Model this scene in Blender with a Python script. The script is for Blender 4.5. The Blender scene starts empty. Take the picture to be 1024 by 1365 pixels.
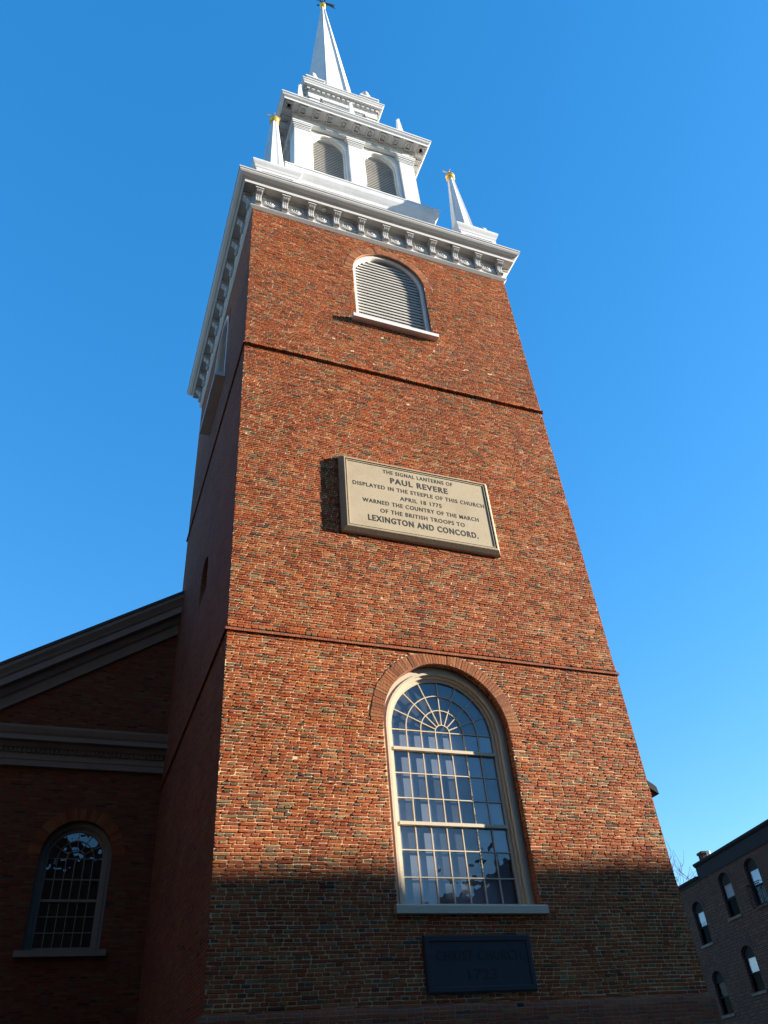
import bpy, bmesh, math, random
from mathutils import Vector, Matrix
random.seed(7)
S = bpy.context.scene
R_ = math.radians
PI = math.pi

# ------------------------------------------------------------------ camera
cam_d = bpy.data.cameras.new('camera'); cam = bpy.data.objects.new('camera', cam_d)
S.collection.objects.link(cam); S.camera = cam
cam_d.sensor_fit = 'VERTICAL'; cam_d.sensor_height = 36.0; cam_d.lens = 27.09
cam_d.clip_start = 0.1; cam_d.clip_end = 2000
Rv = Vector((0.9342188, -0.3490159, -0.07364193)); Uv = Vector((-0.16507355, -0.60603818, 0.77811853))
Fv = Vector((0.31620556, 0.71477663, 0.62378555))
mw = Matrix((Rv, Uv, -Fv)).transposed().to_4x4(); mw.translation = Vector((-1.80524, -10.48784, 1.7))
cam.matrix_world = mw
S.render.resolution_x = 768; S.render.resolution_y = 1024

# ------------------------------------------------------------------ sky, sun, exposure
SUN = Vector((3.1, -1.0, 0.85)).normalized()          # towards the sun
sun_el = math.asin(SUN.z)
w = bpy.data.worlds.new('World'); S.world = w; w.use_nodes = True
wn = w.node_tree.nodes; wl = w.node_tree.links
bg = wn['Background']; sky = wn.new('ShaderNodeTexSky'); sky.sky_type = 'NISHITA'; sky.sun_disc = False
sky.sun_elevation = sun_el; sky.sun_rotation = math.atan2(SUN.x, SUN.y)
sky.altitude = 300; sky.air_density = 1.0; sky.dust_density = 0.15; sky.ozone_density = 3.0
gm = wn.new('ShaderNodeGamma'); gm.inputs[1].default_value = 0.6; wl.new(sky.outputs[0], gm.inputs[0])
hs = wn.new('ShaderNodeHueSaturation'); hs.inputs['Saturation'].default_value = 1.69; hs.inputs['Hue'].default_value = 0.507
wl.new(gm.outputs[0], hs.inputs['Color']); wl.new(hs.outputs[0], bg.inputs[0]); bg.inputs[1].default_value = 0.142
sl = bpy.data.lights.new('sun', 'SUN'); sl.energy = 4.2; sl.angle = R_(0.5); sl.color = (1.0, 0.90, 0.76)
so = bpy.data.objects.new('sun', sl); S.collection.objects.link(so)
so.rotation_euler = SUN.to_track_quat('Z', 'Y').to_euler()
S.view_settings.view_transform = 'Standard'; S.view_settings.look = 'None'
S.view_settings.exposure = 1.95; S.view_settings.gamma = 1.0; S.view_settings.use_curve_mapping = False

# ------------------------------------------------------------------ helpers: meshes
class MB:
    def __init__(s): s.v = []; s.f = []; s.sm = []
    def add(s, vs, fs, M=None, smooth=False):
        o = len(s.v)
        for p in vs:
            p = Vector(p); s.v.append(M @ p if M is not None else p)
        for f in fs: s.f.append([i + o for i in f]); s.sm.append(smooth)
    def box(s, x0, x1, y0, y1, z0, z1, M=None):
        vs = [(x, y, z) for z in (z0, z1) for y in (y0, y1) for x in (x0, x1)]
        s.add(vs, [(0,2,3,1),(4,5,7,6),(0,1,5,4),(2,6,7,3),(0,4,6,2),(1,3,7,5)], M)
    def grid(s, rings, closed=True, capa=False, capb=False, M=None, smooth=False):
        n = len(rings[0]); vs = [p for r in rings for p in r]; fs = []
        m = n if closed else n - 1
        for i in range(len(rings) - 1):
            for j in range(m):
                k = (j + 1) % n
                fs.append((i*n + j, i*n + k, (i+1)*n + k, (i+1)*n + j))
        s.add(vs, fs, M, smooth)
        if capa: s.add(rings[0], [list(range(n))[::-1]], M)
        if capb: s.add(rings[-1], [list(range(n))], M)
    def square(s, prof, cx=0, cy=0, caps=(False, False), M=None):       # prof: (half width, z)
        s.grid([[(cx-h, cy-h, z), (cx+h, cy-h, z), (cx+h, cy+h, z), (cx-h, cy+h, z)] for h, z in prof], True, caps[0], caps[1], M)
    def lathe(s, prof, n=16, cx=0, cy=0, ph=0.0, M=None, smooth=True, caps=(True, True)):
        s.grid([[(cx + r*math.cos(ph + 2*PI*i/n), cy + r*math.sin(ph + 2*PI*i/n), z) for i in range(n)] for r, z in prof],
               True, caps[0], caps[1], M, smooth)
    def tube(s, pts, r, n=6, M=None, taper=None):
        pts = [Vector(p) for p in pts]; rings = []
        for i, p in enumerate(pts):
            d = (pts[min(i+1, len(pts)-1)] - pts[max(i-1, 0)]).normalized()
            a = d.orthogonal().normalized() if i == 0 else (a - d*a.dot(d)).normalized()
            b = d.cross(a); rr = taper[i] if taper else r
            rings.append([p + a*rr*math.cos(2*PI*k/n) + b*rr*math.sin(2*PI*k/n) for k in range(n)])
        s.grid(rings, True, True, True, M, True)
    def extrude(s, poly, y0, y1, M=None):                                # poly in (x, z)
        n = len(poly)
        s.grid([[(x, y0, z) for x, z in poly], [(x, y1, z) for x, z in poly]], True, True, True, M)
    def ring(s, outer, inner, y0, y1, M=None, closed=False):             # band between two polylines of (x, z), front y0
        a = [(x, y0, z) for x, z in outer]; b = [(x, y0, z) for x, z in inner]
        c = [(x, y1, z) for x, z in inner]; d = [(x, y1, z) for x, z in outer]
        n = len(a); vs = a + b + c + d; fs = []
        for j in range(n if closed else n - 1):
            k = (j + 1) % n
            for q in range(4):
                q2 = (q + 1) % 4
                fs.append((q*n + j, q*n + k, q2*n + k, q2*n + j))
        if not closed: fs += [(0, n, 2*n, 3*n), (n-1, 4*n-1, 3*n-1, 2*n-1)]
        s.add(vs, fs, M)
    def build(s, name, mat, parent=None, loc=None, rotz=0, recalc=True):
        me = bpy.data.meshes.new(name)
        me.from_pydata([tuple(p) for p in s.v], [], s.f); 
        for p, k in zip(me.polygons, s.sm): p.use_smooth = k
        if recalc:
            bm = bmesh.new(); bm.from_mesh(me); bmesh.ops.recalc_face_normals(bm, faces=bm.faces); bm.to_mesh(me); bm.free()
        uv = me.uv_layers.new(name='metres')
        for p in me.polygons:
            n = p.normal
            for li in p.loop_indices:
                c = me.vertices[me.loops[li].vertex_index].co
                if abs(n.z) > 0.8: t = (c.x, c.y)
                elif abs(n.y) >= abs(n.x): t = (c.x, c.z)
                else: t = (c.y + 0.09, c.z)
                uv.data[li].uv = t
        me.materials.append(mat)
        o = bpy.data.objects.new(name, me); S.collection.objects.link(o)
        if parent: o.parent = parent
        if loc: o.location = loc
        o.rotation_euler = (0, 0, rotz)
        return o

def tag(o, label=None, cat=None, group=None, kind=None):
    if label: o['label'] = label
    if cat: o['category'] = cat
    if group: o['group'] = group
    if kind: o['kind'] = kind
    return o
def thing(name, label, cat, loc=(0, 0, 0), rotz=0, group=None):
    o = bpy.data.objects.new(name, None); S.collection.objects.link(o)
    o.location = loc; o.rotation_euler = (0, 0, rotz); o.empty_display_size = 0.3
    return tag(o, label, cat, group)
def copy_tree(o, parent=None):
    c = o.copy(); S.collection.objects.link(c)
    if parent: c.parent = parent
    for ch in list(o.children): copy_tree(ch, c)
    return c
def RZ(k): return Matrix.Rotation(k*PI/2, 4, 'Z')

def arch(cx, zb, zs, r, n=28, h=None):                                  # open polyline, left foot over the arch to right foot
    h = r if h is None else h
    return [(cx - r, zb)] + [(cx - r*math.cos(PI*i/n), zs + h*math.sin(PI*i/n)) for i in range(n + 1)] + [(cx + r, zb)]
def filled(outer, holes):                                               # planar polygon with holes -> verts, tris
    bm = bmesh.new()
    for lp in [outer] + holes:
        vs = [bm.verts.new((x, 0, z)) for x, z in lp]
        for i in range(len(vs)): bm.edges.new((vs[i], vs[(i+1) % len(vs)]))
    bmesh.ops.triangle_fill(bm, use_beauty=True, use_dissolve=False, edges=bm.edges[:])
    bm.verts.index_update()
    vs = [v.co.copy() for v in bm.verts]; fs = [[v.index for v in f.verts] for f in bm.faces]
    bm.free(); return vs, fs
def wall(mb, x0, x1, z0, z1, holes, y, depth, M=None):
    vs, fs = filled([(x0, z0), (x1, z0), (x1, z1), (x0, z1)], holes)
    for v in vs: v.y = y
    mb.add(vs, fs, M)
    for lp in holes:
        mb.grid([[(x, y, z) for x, z in lp], [(x, y + depth, z) for x, z in lp]], True, False, False, M)

# ------------------------------------------------------------------ helpers: materials
class NT:
    def __init__(s, name):
        s.m = bpy.data.materials.new(name); s.m.use_nodes = True
        s.t = s.m.node_tree; s.n = s.t.nodes; s.l = s.t.links
        s.b = s.n['Principled BSDF']; s.out = s.n['Material Output']
    def put(s, sock, v):
        if isinstance(v, bpy.types.NodeSocket): s.l.new(v, sock)
        elif v is not None: sock.default_value = v
    def math(s, op, a, b=None, c=None, clamp=False):
        n = s.n.new('ShaderNodeMath'); n.operation = op; n.use_clamp = clamp
        for i, v in enumerate((a, b, c)):
            if v is not None: s.put(n.inputs[i], v)
        return n.outputs[0]
    def noise(s, vec, scale, detail=3, rough=0.55, dim='3D'):
        n = s.n.new('ShaderNodeTexNoise'); n.noise_dimensions = dim
        s.put(n.inputs['Vector'], vec); n.inputs['Scale'].default_value = scale
        n.inputs['Detail'].default_value = detail; n.inputs['Roughness'].default_value = rough
        return n.outputs[0]
    def white(s, vec):
        n = s.n.new('ShaderNodeTexWhiteNoise'); s.put(n.inputs['Vector'], vec); return n.outputs['Value'], n.outputs['Color']
    def comb(s, x, y, z=0.0):
        n = s.n.new('ShaderNodeCombineXYZ'); s.put(n.inputs[0], x); s.put(n.inputs[1], y); s.put(n.inputs[2], z); return n.outputs[0]
    def sep(s, v):
        n = s.n.new('ShaderNodeSeparateXYZ'); s.put(n.inputs[0], v); return n.outputs
    def ramp(s, f, stops, interp='LINEAR'):
        n = s.n.new('ShaderNodeValToRGB'); n.color_ramp.interpolation = interp; e = n.color_ramp.elements
        while len(e) < len(stops): e.new(0.5)
        for el, (p, c) in zip(e, stops): el.position = p; el.color = (*c, 1) if len(c) == 3 else c
        s.put(n.inputs[0], f); return n.outputs[0]
    def mix(s, f, a, b, mode='MIX'):
        n = s.n.new('ShaderNodeMix'); n.data_type = 'RGBA'; n.blend_type = mode
        s.put(n.inputs[0], f)
        for sk, v in ((n.inputs[6], a), (n.inputs[7], b)):
            s.put(sk, (*v, 1) if isinstance(v, tuple) and len(v) == 3 else v)
        return n.outputs[2]
    def range(s, v, a, b, c, d, smooth=False):
        n = s.n.new('ShaderNodeMapRange'); n.interpolation_type = 'SMOOTHSTEP' if smooth else 'LINEAR'
        for i, x in enumerate((v, a, b, c, d)): s.put(n.inputs[i], x)
        return n.outputs[0]
    def bump(s, h, dist, strength=1.0):
        n = s.n.new('ShaderNodeBump'); n.inputs['Distance'].default_value = dist; n.inputs['Strength'].default_value = strength
        s.put(n.inputs['Height'], h); return n.outputs[0]
    def obj(s):
        return s.n.new('ShaderNodeTexCoord').outputs['Object']
    def uv(s):
        return s.n.new('ShaderNodeTexCoord').outputs['UV']

def brick_mat(name, stops, mortar, course=0.0475, length=0.222, joint=0.0045, bumpd=0.010, soot=0.35, pits=True, tint=(0.9, 0.75)):
    t = NT(name); uv = t.uv()
    nz = t.n.new('ShaderNodeTexNoise'); nz.inputs['Scale'].default_value = 5.0; nz.inputs['Detail'].default_value = 2
    t.put(nz.inputs['Vector'], uv)
    ns = t.sep(nz.outputs['Color']); us = t.sep(uv)
    fine = t.noise(uv, 60, 3)
    u = t.math('ADD', us[0], t.math('MULTIPLY', t.math('SUBTRACT', ns[0], 0.5), 0.06))
    v = t.math('ADD', us[1], t.math('MULTIPLY', t.math('SUBTRACT', ns[1], 0.5), 0.035))
    vr = t.math('DIVIDE', v, course); row = t.math('FLOOR', vr)
    odd = t.math('FLOORED_MODULO', row, 2.0)
    L = t.math('SUBTRACT', length, t.math('MULTIPLY', odd, length*0.5))
    rr, _ = t.white(t.comb(row, 3.7))
    uu = t.math('ADD', t.math('DIVIDE', u, L), t.math('MULTIPLY', rr, 0.35)); col = t.math('FLOOR', uu)
    fu = t.math('MULTIPLY', t.math('SUBTRACT', uu, col), L)
    fv = t.math('MULTIPLY', t.math('SUBTRACT', vr, row), course)
    rv, rc = t.white(t.comb(col, row, odd)); rcs = t.sep(rc)
    du = t.math('MINIMUM', fu, t.math('SUBTRACT', L, fu)); dv = t.math('MINIMUM', fv, t.math('SUBTRACT', course, fv))
    d = t.math('MINIMUM', du, dv)
    d = t.math('ADD', d, t.math('MULTIPLY', t.math('SUBTRACT', fine, 0.5), 0.016))
    jw = t.math('ADD', joint, t.math('MULTIPLY', t.math('SUBTRACT', rcs[2], 0.5), joint*0.5))
    mask = t.range(t.math('SUBTRACT', d, jw), -0.0015, 0.003, 0.0, 1.0, True)
    col_b = t.ramp(rv, stops, 'LINEAR')
    mott = t.noise(uv, 28, 4, 0.65)
    col_b = t.mix(t.range(mott, 0.35, 0.75, 0.0, 0.55), col_b, t.mix(0.55, col_b, (0.05, 0.035, 0.03)), 'MIX')
    col_b = t.mix(t.math('MULTIPLY', odd, t.range(rcs[0], 0.45, 0.9, 0.0, 0.6)), col_b, (0.115, 0.085, 0.06))
    big = t.noise(uv, 0.55, 4, 0.6)
    mcol = t.mix(t.noise(uv, 3.0, 3), mortar, tuple(c*0.55 for c in mortar))
    c = t.mix(mask, mcol, col_b)
    c = t.mix(t.range(big, 0.38, 0.72, 0.0, soot), c, t.mix(1.0, c, (0.42, 0.34, 0.33), 'MULTIPLY'))
    h = t.math('MULTIPLY', mask, t.math('ADD', 0.7, t.math('MULTIPLY', rcs[1], 0.6)))
    h = t.math('ADD', h, t.math('MULTIPLY', t.math('SUBTRACT', rcs[0], 0.5), t.math('MULTIPLY', fu, 14.0)))
    h = t.math('ADD', h, t.math('MULTIPLY', fine, 0.9)); h = t.math('ADD', h, t.math('MULTIPLY', mott, 0.7))
    if pits:
        pw, _ = t.white(t.comb(col, row, 9.3))
        hole = t.math('MULTIPLY', t.math('MULTIPLY', t.math('GREATER_THAN', pw, 0.992), odd), mask)
        c = t.mix(hole, c, (0.012, 0.01, 0.01)); h = t.math('SUBTRACT', h, t.math('MULTIPLY', hole, 3.0))
    t.put(t.b.inputs['Base Color'], c); t.b.inputs['Roughness'].default_value = 0.88
    t.b.inputs['Specular IOR Level'].default_value = 0.25
    t.put(t.b.inputs['Normal'], t.bump(h, bumpd))
    return t.m

def paint_mat(name, col, rough=0.5, dirt=0.15, dirtcol=(0.35, 0.33, 0.3), board=0.0, bscale=6.0, spec=0.4):
    t = NT(name); o = t.obj()
    n1 = t.noise(o, 1.7, 5, 0.65); n2 = t.noise(o, 22, 3)
    f = t.math('MULTIPLY', t.range(n1, 0.45, 0.8, 0.0, 1.0), dirt)
    f = t.math('ADD', f, t.math('MULTIPLY', t.range(n2, 0.55, 0.8, 0.0, 1.0), dirt*0.4), clamp=True)
    t.put(t.b.inputs['Base Color'], t.mix(f, col, dirtcol))
    t.b.inputs['Roughness'].default_value = rough; t.b.inputs['Specular IOR Level'].default_value = spec
    h = t.math('MULTIPLY', n2, 0.35)
    if board:                                                            # clapboards: a saw-tooth in height
        z = t.sep(o)[2]; fr = t.math('FRACT', t.math('DIVIDE', z, board))
        h = t.math('ADD', h, t.math('MULTIPLY', t.math('SUBTRACT', 1.0, fr), bscale))
    t.put(t.b.inputs['Normal'], t.bump(h, 0.004))
    return t.m

def glass_mat(name, refl=0.3, tint=(0.75, 0.82, 0.9), wave=0.012, wscale=2.2, fk=0.9):
    t = NT(name); o = t.obj()
    tr = t.n.new('ShaderNodeBsdfTransparent'); tr.inputs[0].default_value = (*tint, 1)
    gl = t.n.new('ShaderNodeBsdfGlossy'); gl.inputs['Roughness'].default_value = 0.015; gl.inputs[0].default_value = (0.95, 0.97, 1, 1)
    t.put(gl.inputs['Normal'], t.bump(t.noise(o, wscale, 2, 0.4), wave))
    fr = t.n.new('ShaderNodeFresnel'); fr.inputs[0].default_value = 1.5
    fac = t.math('ADD', t.math('MULTIPLY', fr.outputs[0], fk), refl, clamp=True)
    mx = t.n.new('ShaderNodeMixShader'); t.put(mx.inputs[0], fac); t.l.new(tr.outputs[0], mx.inputs[1]); t.l.new(gl.outputs[0], mx.inputs[2])
    t.l.new(mx.outputs[0], t.out.inputs[0]); t.n.remove(t.b)
    return t.m

TOWER = [(0.0, (0.10, 0.042, 0.024)), (0.02, (0.18, 0.05, 0.024)), (0.06, (0.27, 0.064, 0.024)), (0.30, (0.335, 0.079, 0.026)),
         (0.60, (0.375, 0.096, 0.029)), (0.86, (0.43, 0.130, 0.037)), (0.95, (0.40, 0.165, 0.06)), (1.0, (0.30, 0.17, 0.08))]
M = {}
M['brick'] = brick_mat('tower_brick', TOWER, (0.40, 0.26, 0.19))
M['nave_brick'] = brick_mat('nave_brick', [(p_, tuple(c_*.7 for c_ in q_)) for p_, q_ in TOWER], (0.16, 0.12, 0.09), pits=False)  # tower colours dimmed: part of the nave's shade is put into the brick
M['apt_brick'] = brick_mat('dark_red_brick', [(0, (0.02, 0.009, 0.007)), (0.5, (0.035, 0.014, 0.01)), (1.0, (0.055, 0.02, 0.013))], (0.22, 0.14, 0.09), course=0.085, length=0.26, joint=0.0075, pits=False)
M['brown_brick'] = brick_mat('brown_brick', [(0, (0.09, 0.05, 0.035)), (0.5, (0.14, 0.075, 0.05)), (1.0, (0.2, 0.11, 0.07))], (0.26, 0.22, 0.18), pits=False)
M['white'] = paint_mat('white_paint', (0.66, 0.66, 0.65), 0.5, 0.42)
M['clap'] = paint_mat('white_clapboard', (0.66, 0.66, 0.65), 0.5, 0.2, board=0.13, bscale=5.0)
M['greywhite'] = paint_mat('weathered_white_paint', (0.54, 0.53, 0.51), 0.55, 0.35)
M['shaded_trim'] = paint_mat('weathered_trim_darkened_for_shade', (0.25, 0.225, 0.195), 0.75, 0.4, (0.15, 0.13, 0.11), spec=0.2)  # pale nave trim darkened: its shade is put into the base colour
M['cream'] = paint_mat('cream_paint', (0.56, 0.48, 0.35), 0.45, 0.25)
M['slat'] = paint_mat('louvre_paint', (0.46, 0.445, 0.41), 0.6, 0.3, (0.2, 0.18, 0.15))
M['stone'] = paint_mat('buff_stone', (0.41, 0.345, 0.24), 0.75, 0.6, (0.30, 0.235, 0.15), spec=0.2)
M['slate'] = paint_mat('dark_slate', (0.04, 0.042, 0.048), 0.85, 0.3, (0.06, 0.06, 0.06))
M['letter'] = paint_mat('dark_lettering', (0.022, 0.02, 0.018), 0.7, 0.0)
M['cut'] = paint_mat('incised_lettering', (0.025, 0.026, 0.03), 0.8, 0.0)
M['dark'] = paint_mat('dark_interior', (0.02, 0.02, 0.022), 0.9, 0.0)
M['shade'] = paint_mat('window_blind', (0.22, 0.22, 0.245), 0.9, 0.25, (0.1, 0.11, 0.14))
M['glass'] = glass_mat('old_window_glass', 0.06, (0.8, 0.86, 0.93), 0.009, 3.2, 0.7)
M['darkglass'] = glass_mat('dim_window_glass', 0.05, (0.5, 0.55, 0.6), 0.012, 3.0)
M['aptglass'] = glass_mat('house_window_glass', 0.0, (0.6, 0.65, 0.7), 0.02, 1.3, 0.22)
M['screened'] = glass_mat('screened_window_glass', 0.0, (0.3, 0.33, 0.36), 0.02, 1.3, 0.06)
M['frame_dark'] = paint_mat('dark_painted_wood', (0.012, 0.013, 0.016), 0.7, 0.15, (0.03, 0.03, 0.03), spec=0.12)
M['slate_roof'] = paint_mat('slate_roofing', (0.07, 0.07, 0.075), 0.75, 0.4, (0.12, 0.11, 0.1))
M['iron'] = paint_mat('black_iron', (0.01, 0.01, 0.013), 0.85, 0.1, (0.02, 0.02, 0.02), spec=0.1)
M['asphalt'] = paint_mat('asphalt', (0.05, 0.05, 0.052), 0.9, 0.4, (0.08, 0.08, 0.08))
M['paving'] = paint_mat('brick_paving', (0.10, 0.055, 0.045), 0.85, 0.5, (0.1, 0.07, 0.06))
M['granite'] = paint_mat('granite', (0.3, 0.29, 0.28), 0.8, 0.3)
M['bark'] = paint_mat('bark', (0.11, 0.09, 0.075), 0.9, 0.4)
M['bounce_cutting_shingle'] = paint_mat('bounce_cutting_shingle', (0.035, 0.03, 0.03), 0.9, 0.4, (0.06, 0.05, 0.05), board=0.16)  # only for the added side house; near black to cut warm bounce light
M['tan'] = paint_mat('tan_clapboard', (0.42, 0.33, 0.18), 0.7, 0.2, board=0.13)
def gold():
    t = NT('gilding'); t.b.inputs['Base Color'].default_value = (0.95, 0.52, 0.07, 1); t.b.inputs['Metallic'].default_value = 0.6
    t.b.inputs['Roughness'].default_value = 0.3; t.put(t.b.inputs['Normal'], t.bump(t.noise(t.obj(), 14, 2), 0.01)); return t.m
M['gold'] = gold()
def vouss():
    t = NT('arch_brick'); g = t.n.new('ShaderNodeNewGeometry'); r = g.outputs['Random Per Island']; o = t.obj()
    c = t.ramp(r, [(0, (0.15, 0.045, 0.018)), (0.3, (0.27, 0.076, 0.02)), (0.8, (0.37, 0.115, 0.027)), (1, (0.33, 0.15, 0.05))])
    n = t.noise(o, 30, 4, 0.65)
    c = t.mix(t.range(n, 0.42, 0.75, 0, 0.55), c, (0.11, 0.042, 0.016))
    c = t.mix(t.range(t.noise(o, 1.6, 4, 0.6), 0.4, 0.65, 0, 0.5), c, t.mix(1.0, c, (0.55, 0.48, 0.45), 'MULTIPLY'))
    t.put(t.b.inputs['Base Color'], c); t.b.inputs['Roughness'].default_value = 0.88; t.put(t.b.inputs['Normal'], t.bump(n, 0.008)); return t.m
M['vouss'] = vouss()
M['old_mortar'] = paint_mat('sooty_mortar', (0.36, 0.25, 0.15), 0.9, 0.6, (0.2, 0.13, 0.08))
M['mortar'] = paint_mat('lime_mortar', (0.64, 0.47, 0.27), 0.9, 0.6, (0.32, 0.22, 0.13))
def loose_bricks(name, stops):
    t = NT(name); g = t.n.new('ShaderNodeNewGeometry'); rnd = g.outputs['Random Per Island']; o = t.obj()
    c = t.ramp(rnd, stops); n = t.noise(o, 34, 4, 0.68); big = t.noise(o, 0.55, 4, 0.62)
    c = t.mix(t.range(n, 0.38, 0.74, 0, 0.65), c, t.mix(0.7, c, (0.05, 0.03, 0.025)))
    us = t.sep(o); st = t.noise(t.comb(t.math('MULTIPLY', us[0], 3.2), 0.0, t.math('MULTIPLY', us[2], 0.22)), 1.0, 4, 0.6)
    c = t.mix(t.range(st, 0.55, 0.78, 0, 0.45), c, t.mix(1.0, c, (0.5, 0.42, 0.4), 'MULTIPLY'))
    warm = t.noise(o, 0.28, 3, 0.55); c = t.mix(t.range(warm, 0.46, 0.64, 0.0, 0.8), c, t.mix(1.0, c, (1.18, 1.12, 0.9), 'MULTIPLY'))
    c = t.mix(t.range(big, 0.42, 0.68, 0.0, 0.5), c, t.mix(1.0, c, (0.45, 0.36, 0.34), 'MULTIPLY'))
    lime = t.noise(o, 6.5, 5, 0.7); c = t.mix(t.range(lime, 0.60, 0.74, 0.0, 0.45), c, (0.42, 0.29, 0.17))
    t.put(t.b.inputs['Base Color'], c); t.b.inputs['Roughness'].default_value = 0.9; t.b.inputs['Specular IOR Level'].default_value = 0.2
    t.put(t.b.inputs['Normal'], t.bump(t.math('ADD', n, t.math('MULTIPLY', t.noise(o, 90, 2), 0.5)), 0.006)); return t.m
M['red_bricks'] = loose_bricks('hand_made_red_bricks', TOWER)
M['grey_bricks'] = loose_bricks('burnt_grey_bricks', [(0, (0.08, 0.055, 0.038)), (0.4, (0.17, 0.115, 0.065)), (0.75, (0.23, 0.15, 0.08)), (1, (0.29, 0.17, 0.08))])

# ------------------------------------------------------------------ ground
g = MB(); g.box(-400, 400, -400, 400, -0.5, 0.0); tag(g.build('street', M['asphalt']), kind='structure')
g = MB(); g.box(-60, 22, -2.6, 60, -0.3, 0.14); tag(g.build('church_pavement', M['paving']), kind='structure')
g = MB(); g.box(-60, 24, -22, -13.2, -0.3, 0.14); tag(g.build('far_pavement', M['paving']), kind='structure')
g = MB(); g.box(-60, 22.0, -2.75, -2.603, -0.3, 0.143); tag(g.build('kerb', M['granite']), kind='structure')

# ------------------------------------------------------------------ the church
church = thing('church', 'red brick church with tall tower, white wooden belfry and spire, gabled nave behind', 'church', (3.6, 3.6, 0))
T = 3.6                                                                 # half width; church-local coordinates are centred on the tower axis
def part(name, mb, mat, parent=church, **k): return mb.build(name, mat, parent, **k)
BWz, BWs, BWr = 4.00, 6.62, 1.105                                        # big window: foot, spring, radius
LWz, LWs, LWr = 16.72, 18.76, 0.985                                      # louvre window
SZ = (10.45, 11.0, 0.42)                                                 # small slit on the left face
ZT = 20.3
mb = MB()
hb = arch(0, BWz, BWs, BWr); hl = arch(0, LWz, LWs, LWr); hs = arch(0.43, SZ[0], SZ[1], SZ[2], 16)
for k, holes in ((1, [hl]), (2, [hl]), (3, [hl, hs])):
    wall(mb, -T, T, 0, ZT, holes, -T, 0.42, RZ(k))
nf0 = len(mb.f)
wall(mb, -T, T, 0, ZT, [hb, hl], -T + 0.004, 0.42)
nf1 = len(mb.f); nfr = nf1 - nf0 - len(hb) - len(hl)
def half_open(z):                                                        # half width of the opening (with its brick arch) at height z
    for zb, zs, r in ((BWz, BWs, BWr), (LWz, LWs, LWr)):
        if zb - .01 < z < zs: return r + .004
        if zs <= z < zs + r + .23: return math.sqrt((r + .23)**2 - (z - zs)**2)
    return None
rb = random.Random(11); slots = []
def wob(x, z): return .007*math.sin(x*1.3 + z*.7 + 2*math.sin(z*.21)) + .004*math.sin(x*3.1 - z*1.9)
def brick(x0, x1, z0, z1, hdr, bo=0.0):
    w_, h_ = x1 - x0, z1 - z0
    if w_ < .02: return
    ch = rb.random() < .05; c = min(.009, w_*.2)
    out = [(x0 + c, z0), (x1 - c, z0), (x1, z0 + c), (x1, z1 - c), (x1 - c, z1), (x0 + c, z1), (x0, z1 - c), (x0, z0 + c)]
    j = .012 if ch else .0028
    out = [(x + rb.uniform(-j, j), z + rb.uniform(-j, j)*.8) for x, z in out]
    p = rb.gauss(.0058, .0026) if rb.random() > .03 else -.001
    p += bo
    tx = rb.gauss(0, .022); tz = rb.gauss(0, .02); cx, cz = (x0 + x1)/2, (z0 + z1)/2
    ins = .0045
    fr = []
    for x, z in out:
        fx = x + (ins if x < cx else -ins); fz = z + (ins if z < cz else -ins)
        fr.append((fx, -T - p + tx*(fx - cx) + tz*(fz - cz), fz))
    mid = [(x, -T - (p - bo)*.55 - bo + tx*(x - cx)*.8 + .001, z) for x, z in out]
    base = [(x, -T + .012, z) for x, z in out]
    o = len(mb.v); mb.v += [Vector(q) for q in base + mid + fr]
    for a in (0, 8):
        for q in range(8):
            q2 = (q + 1) % 8; mb.f.append([o + a + q, o + a + q2, o + a + 8 + q2, o + a + 8 + q]); mb.sm.append(False)
    mb.f.append([o + 16 + q for q in range(8)]); mb.sm.append(False)
    k = 2 if rb.random() < (.22 if hdr else .05) else 1
    slots.extend([k]*17)
row = 0; zr = 2.6; CO = .0475
BELT = {}
for z in (7.90, 14.81):
    k = round((z - 2.6)/CO); BELT[k] = .066; BELT[k + 1] = .028; BELT[k + 2] = .008
while zr < 20.2:
    hdr = row % 2; L = .111 if hdr else .222; x = -T - rb.uniform(0, L*.9); zc = zr + .024
    ho = half_open(zc)
    while x < T:
        wl_ = L*rb.uniform(.90, 1.10); jt = rb.uniform(.008, .014); a, b_ = max(x + jt*.5, -T - rb.uniform(-.004, .009)), min(x + wl_ - jt*.5, T + rb.uniform(-.004, .009))
        z0 = zr + rb.uniform(.0036, .0062) + wob(x, zr); z1 = zr + CO - rb.uniform(.0036, .0062) + wob(x, zr)
        bo = BELT.get(row, 0)
        if ho is None: brick(a, b_, z0, z1, hdr, bo)
        else:
            if a < -ho: brick(a, min(b_, -ho), z0, z1, hdr)
            if b_ > ho: brick(max(a, ho), b_, z0, z1, hdr)
        x += wl_
    zr += CO; row += 1
tw = part('tower_wall', mb, M['brick'])
for m_ in (M['mortar'], M['red_bricks'], M['grey_bricks']): tw.data.materials.append(m_)
tw.data.polygons.foreach_set('material_index', [0]*nf0 + [1]*nfr + [0]*(nf1 - nf0 - nfr) + [k + 1 for k in slots])
for z in (7.90, 14.81):
    mb = MB(); mb.square([(T - 0.02, z + 0.10), (T + 0.004, z + 0.085), (T + 0.02, z + 0.055), (T + 0.036, z + 0.045), (T + 0.036, z + 0.006), (T - 0.02, z + 0.006)])
    part('belt_course', mb, M['brick'])
mb = MB(); mb.square([(T - 0.02, 2.90), (T + 0.03, 2.86), (T + 0.055, 2.80), (T + 0.055, 0)]); part('water_table', mb, M['brick'])

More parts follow.
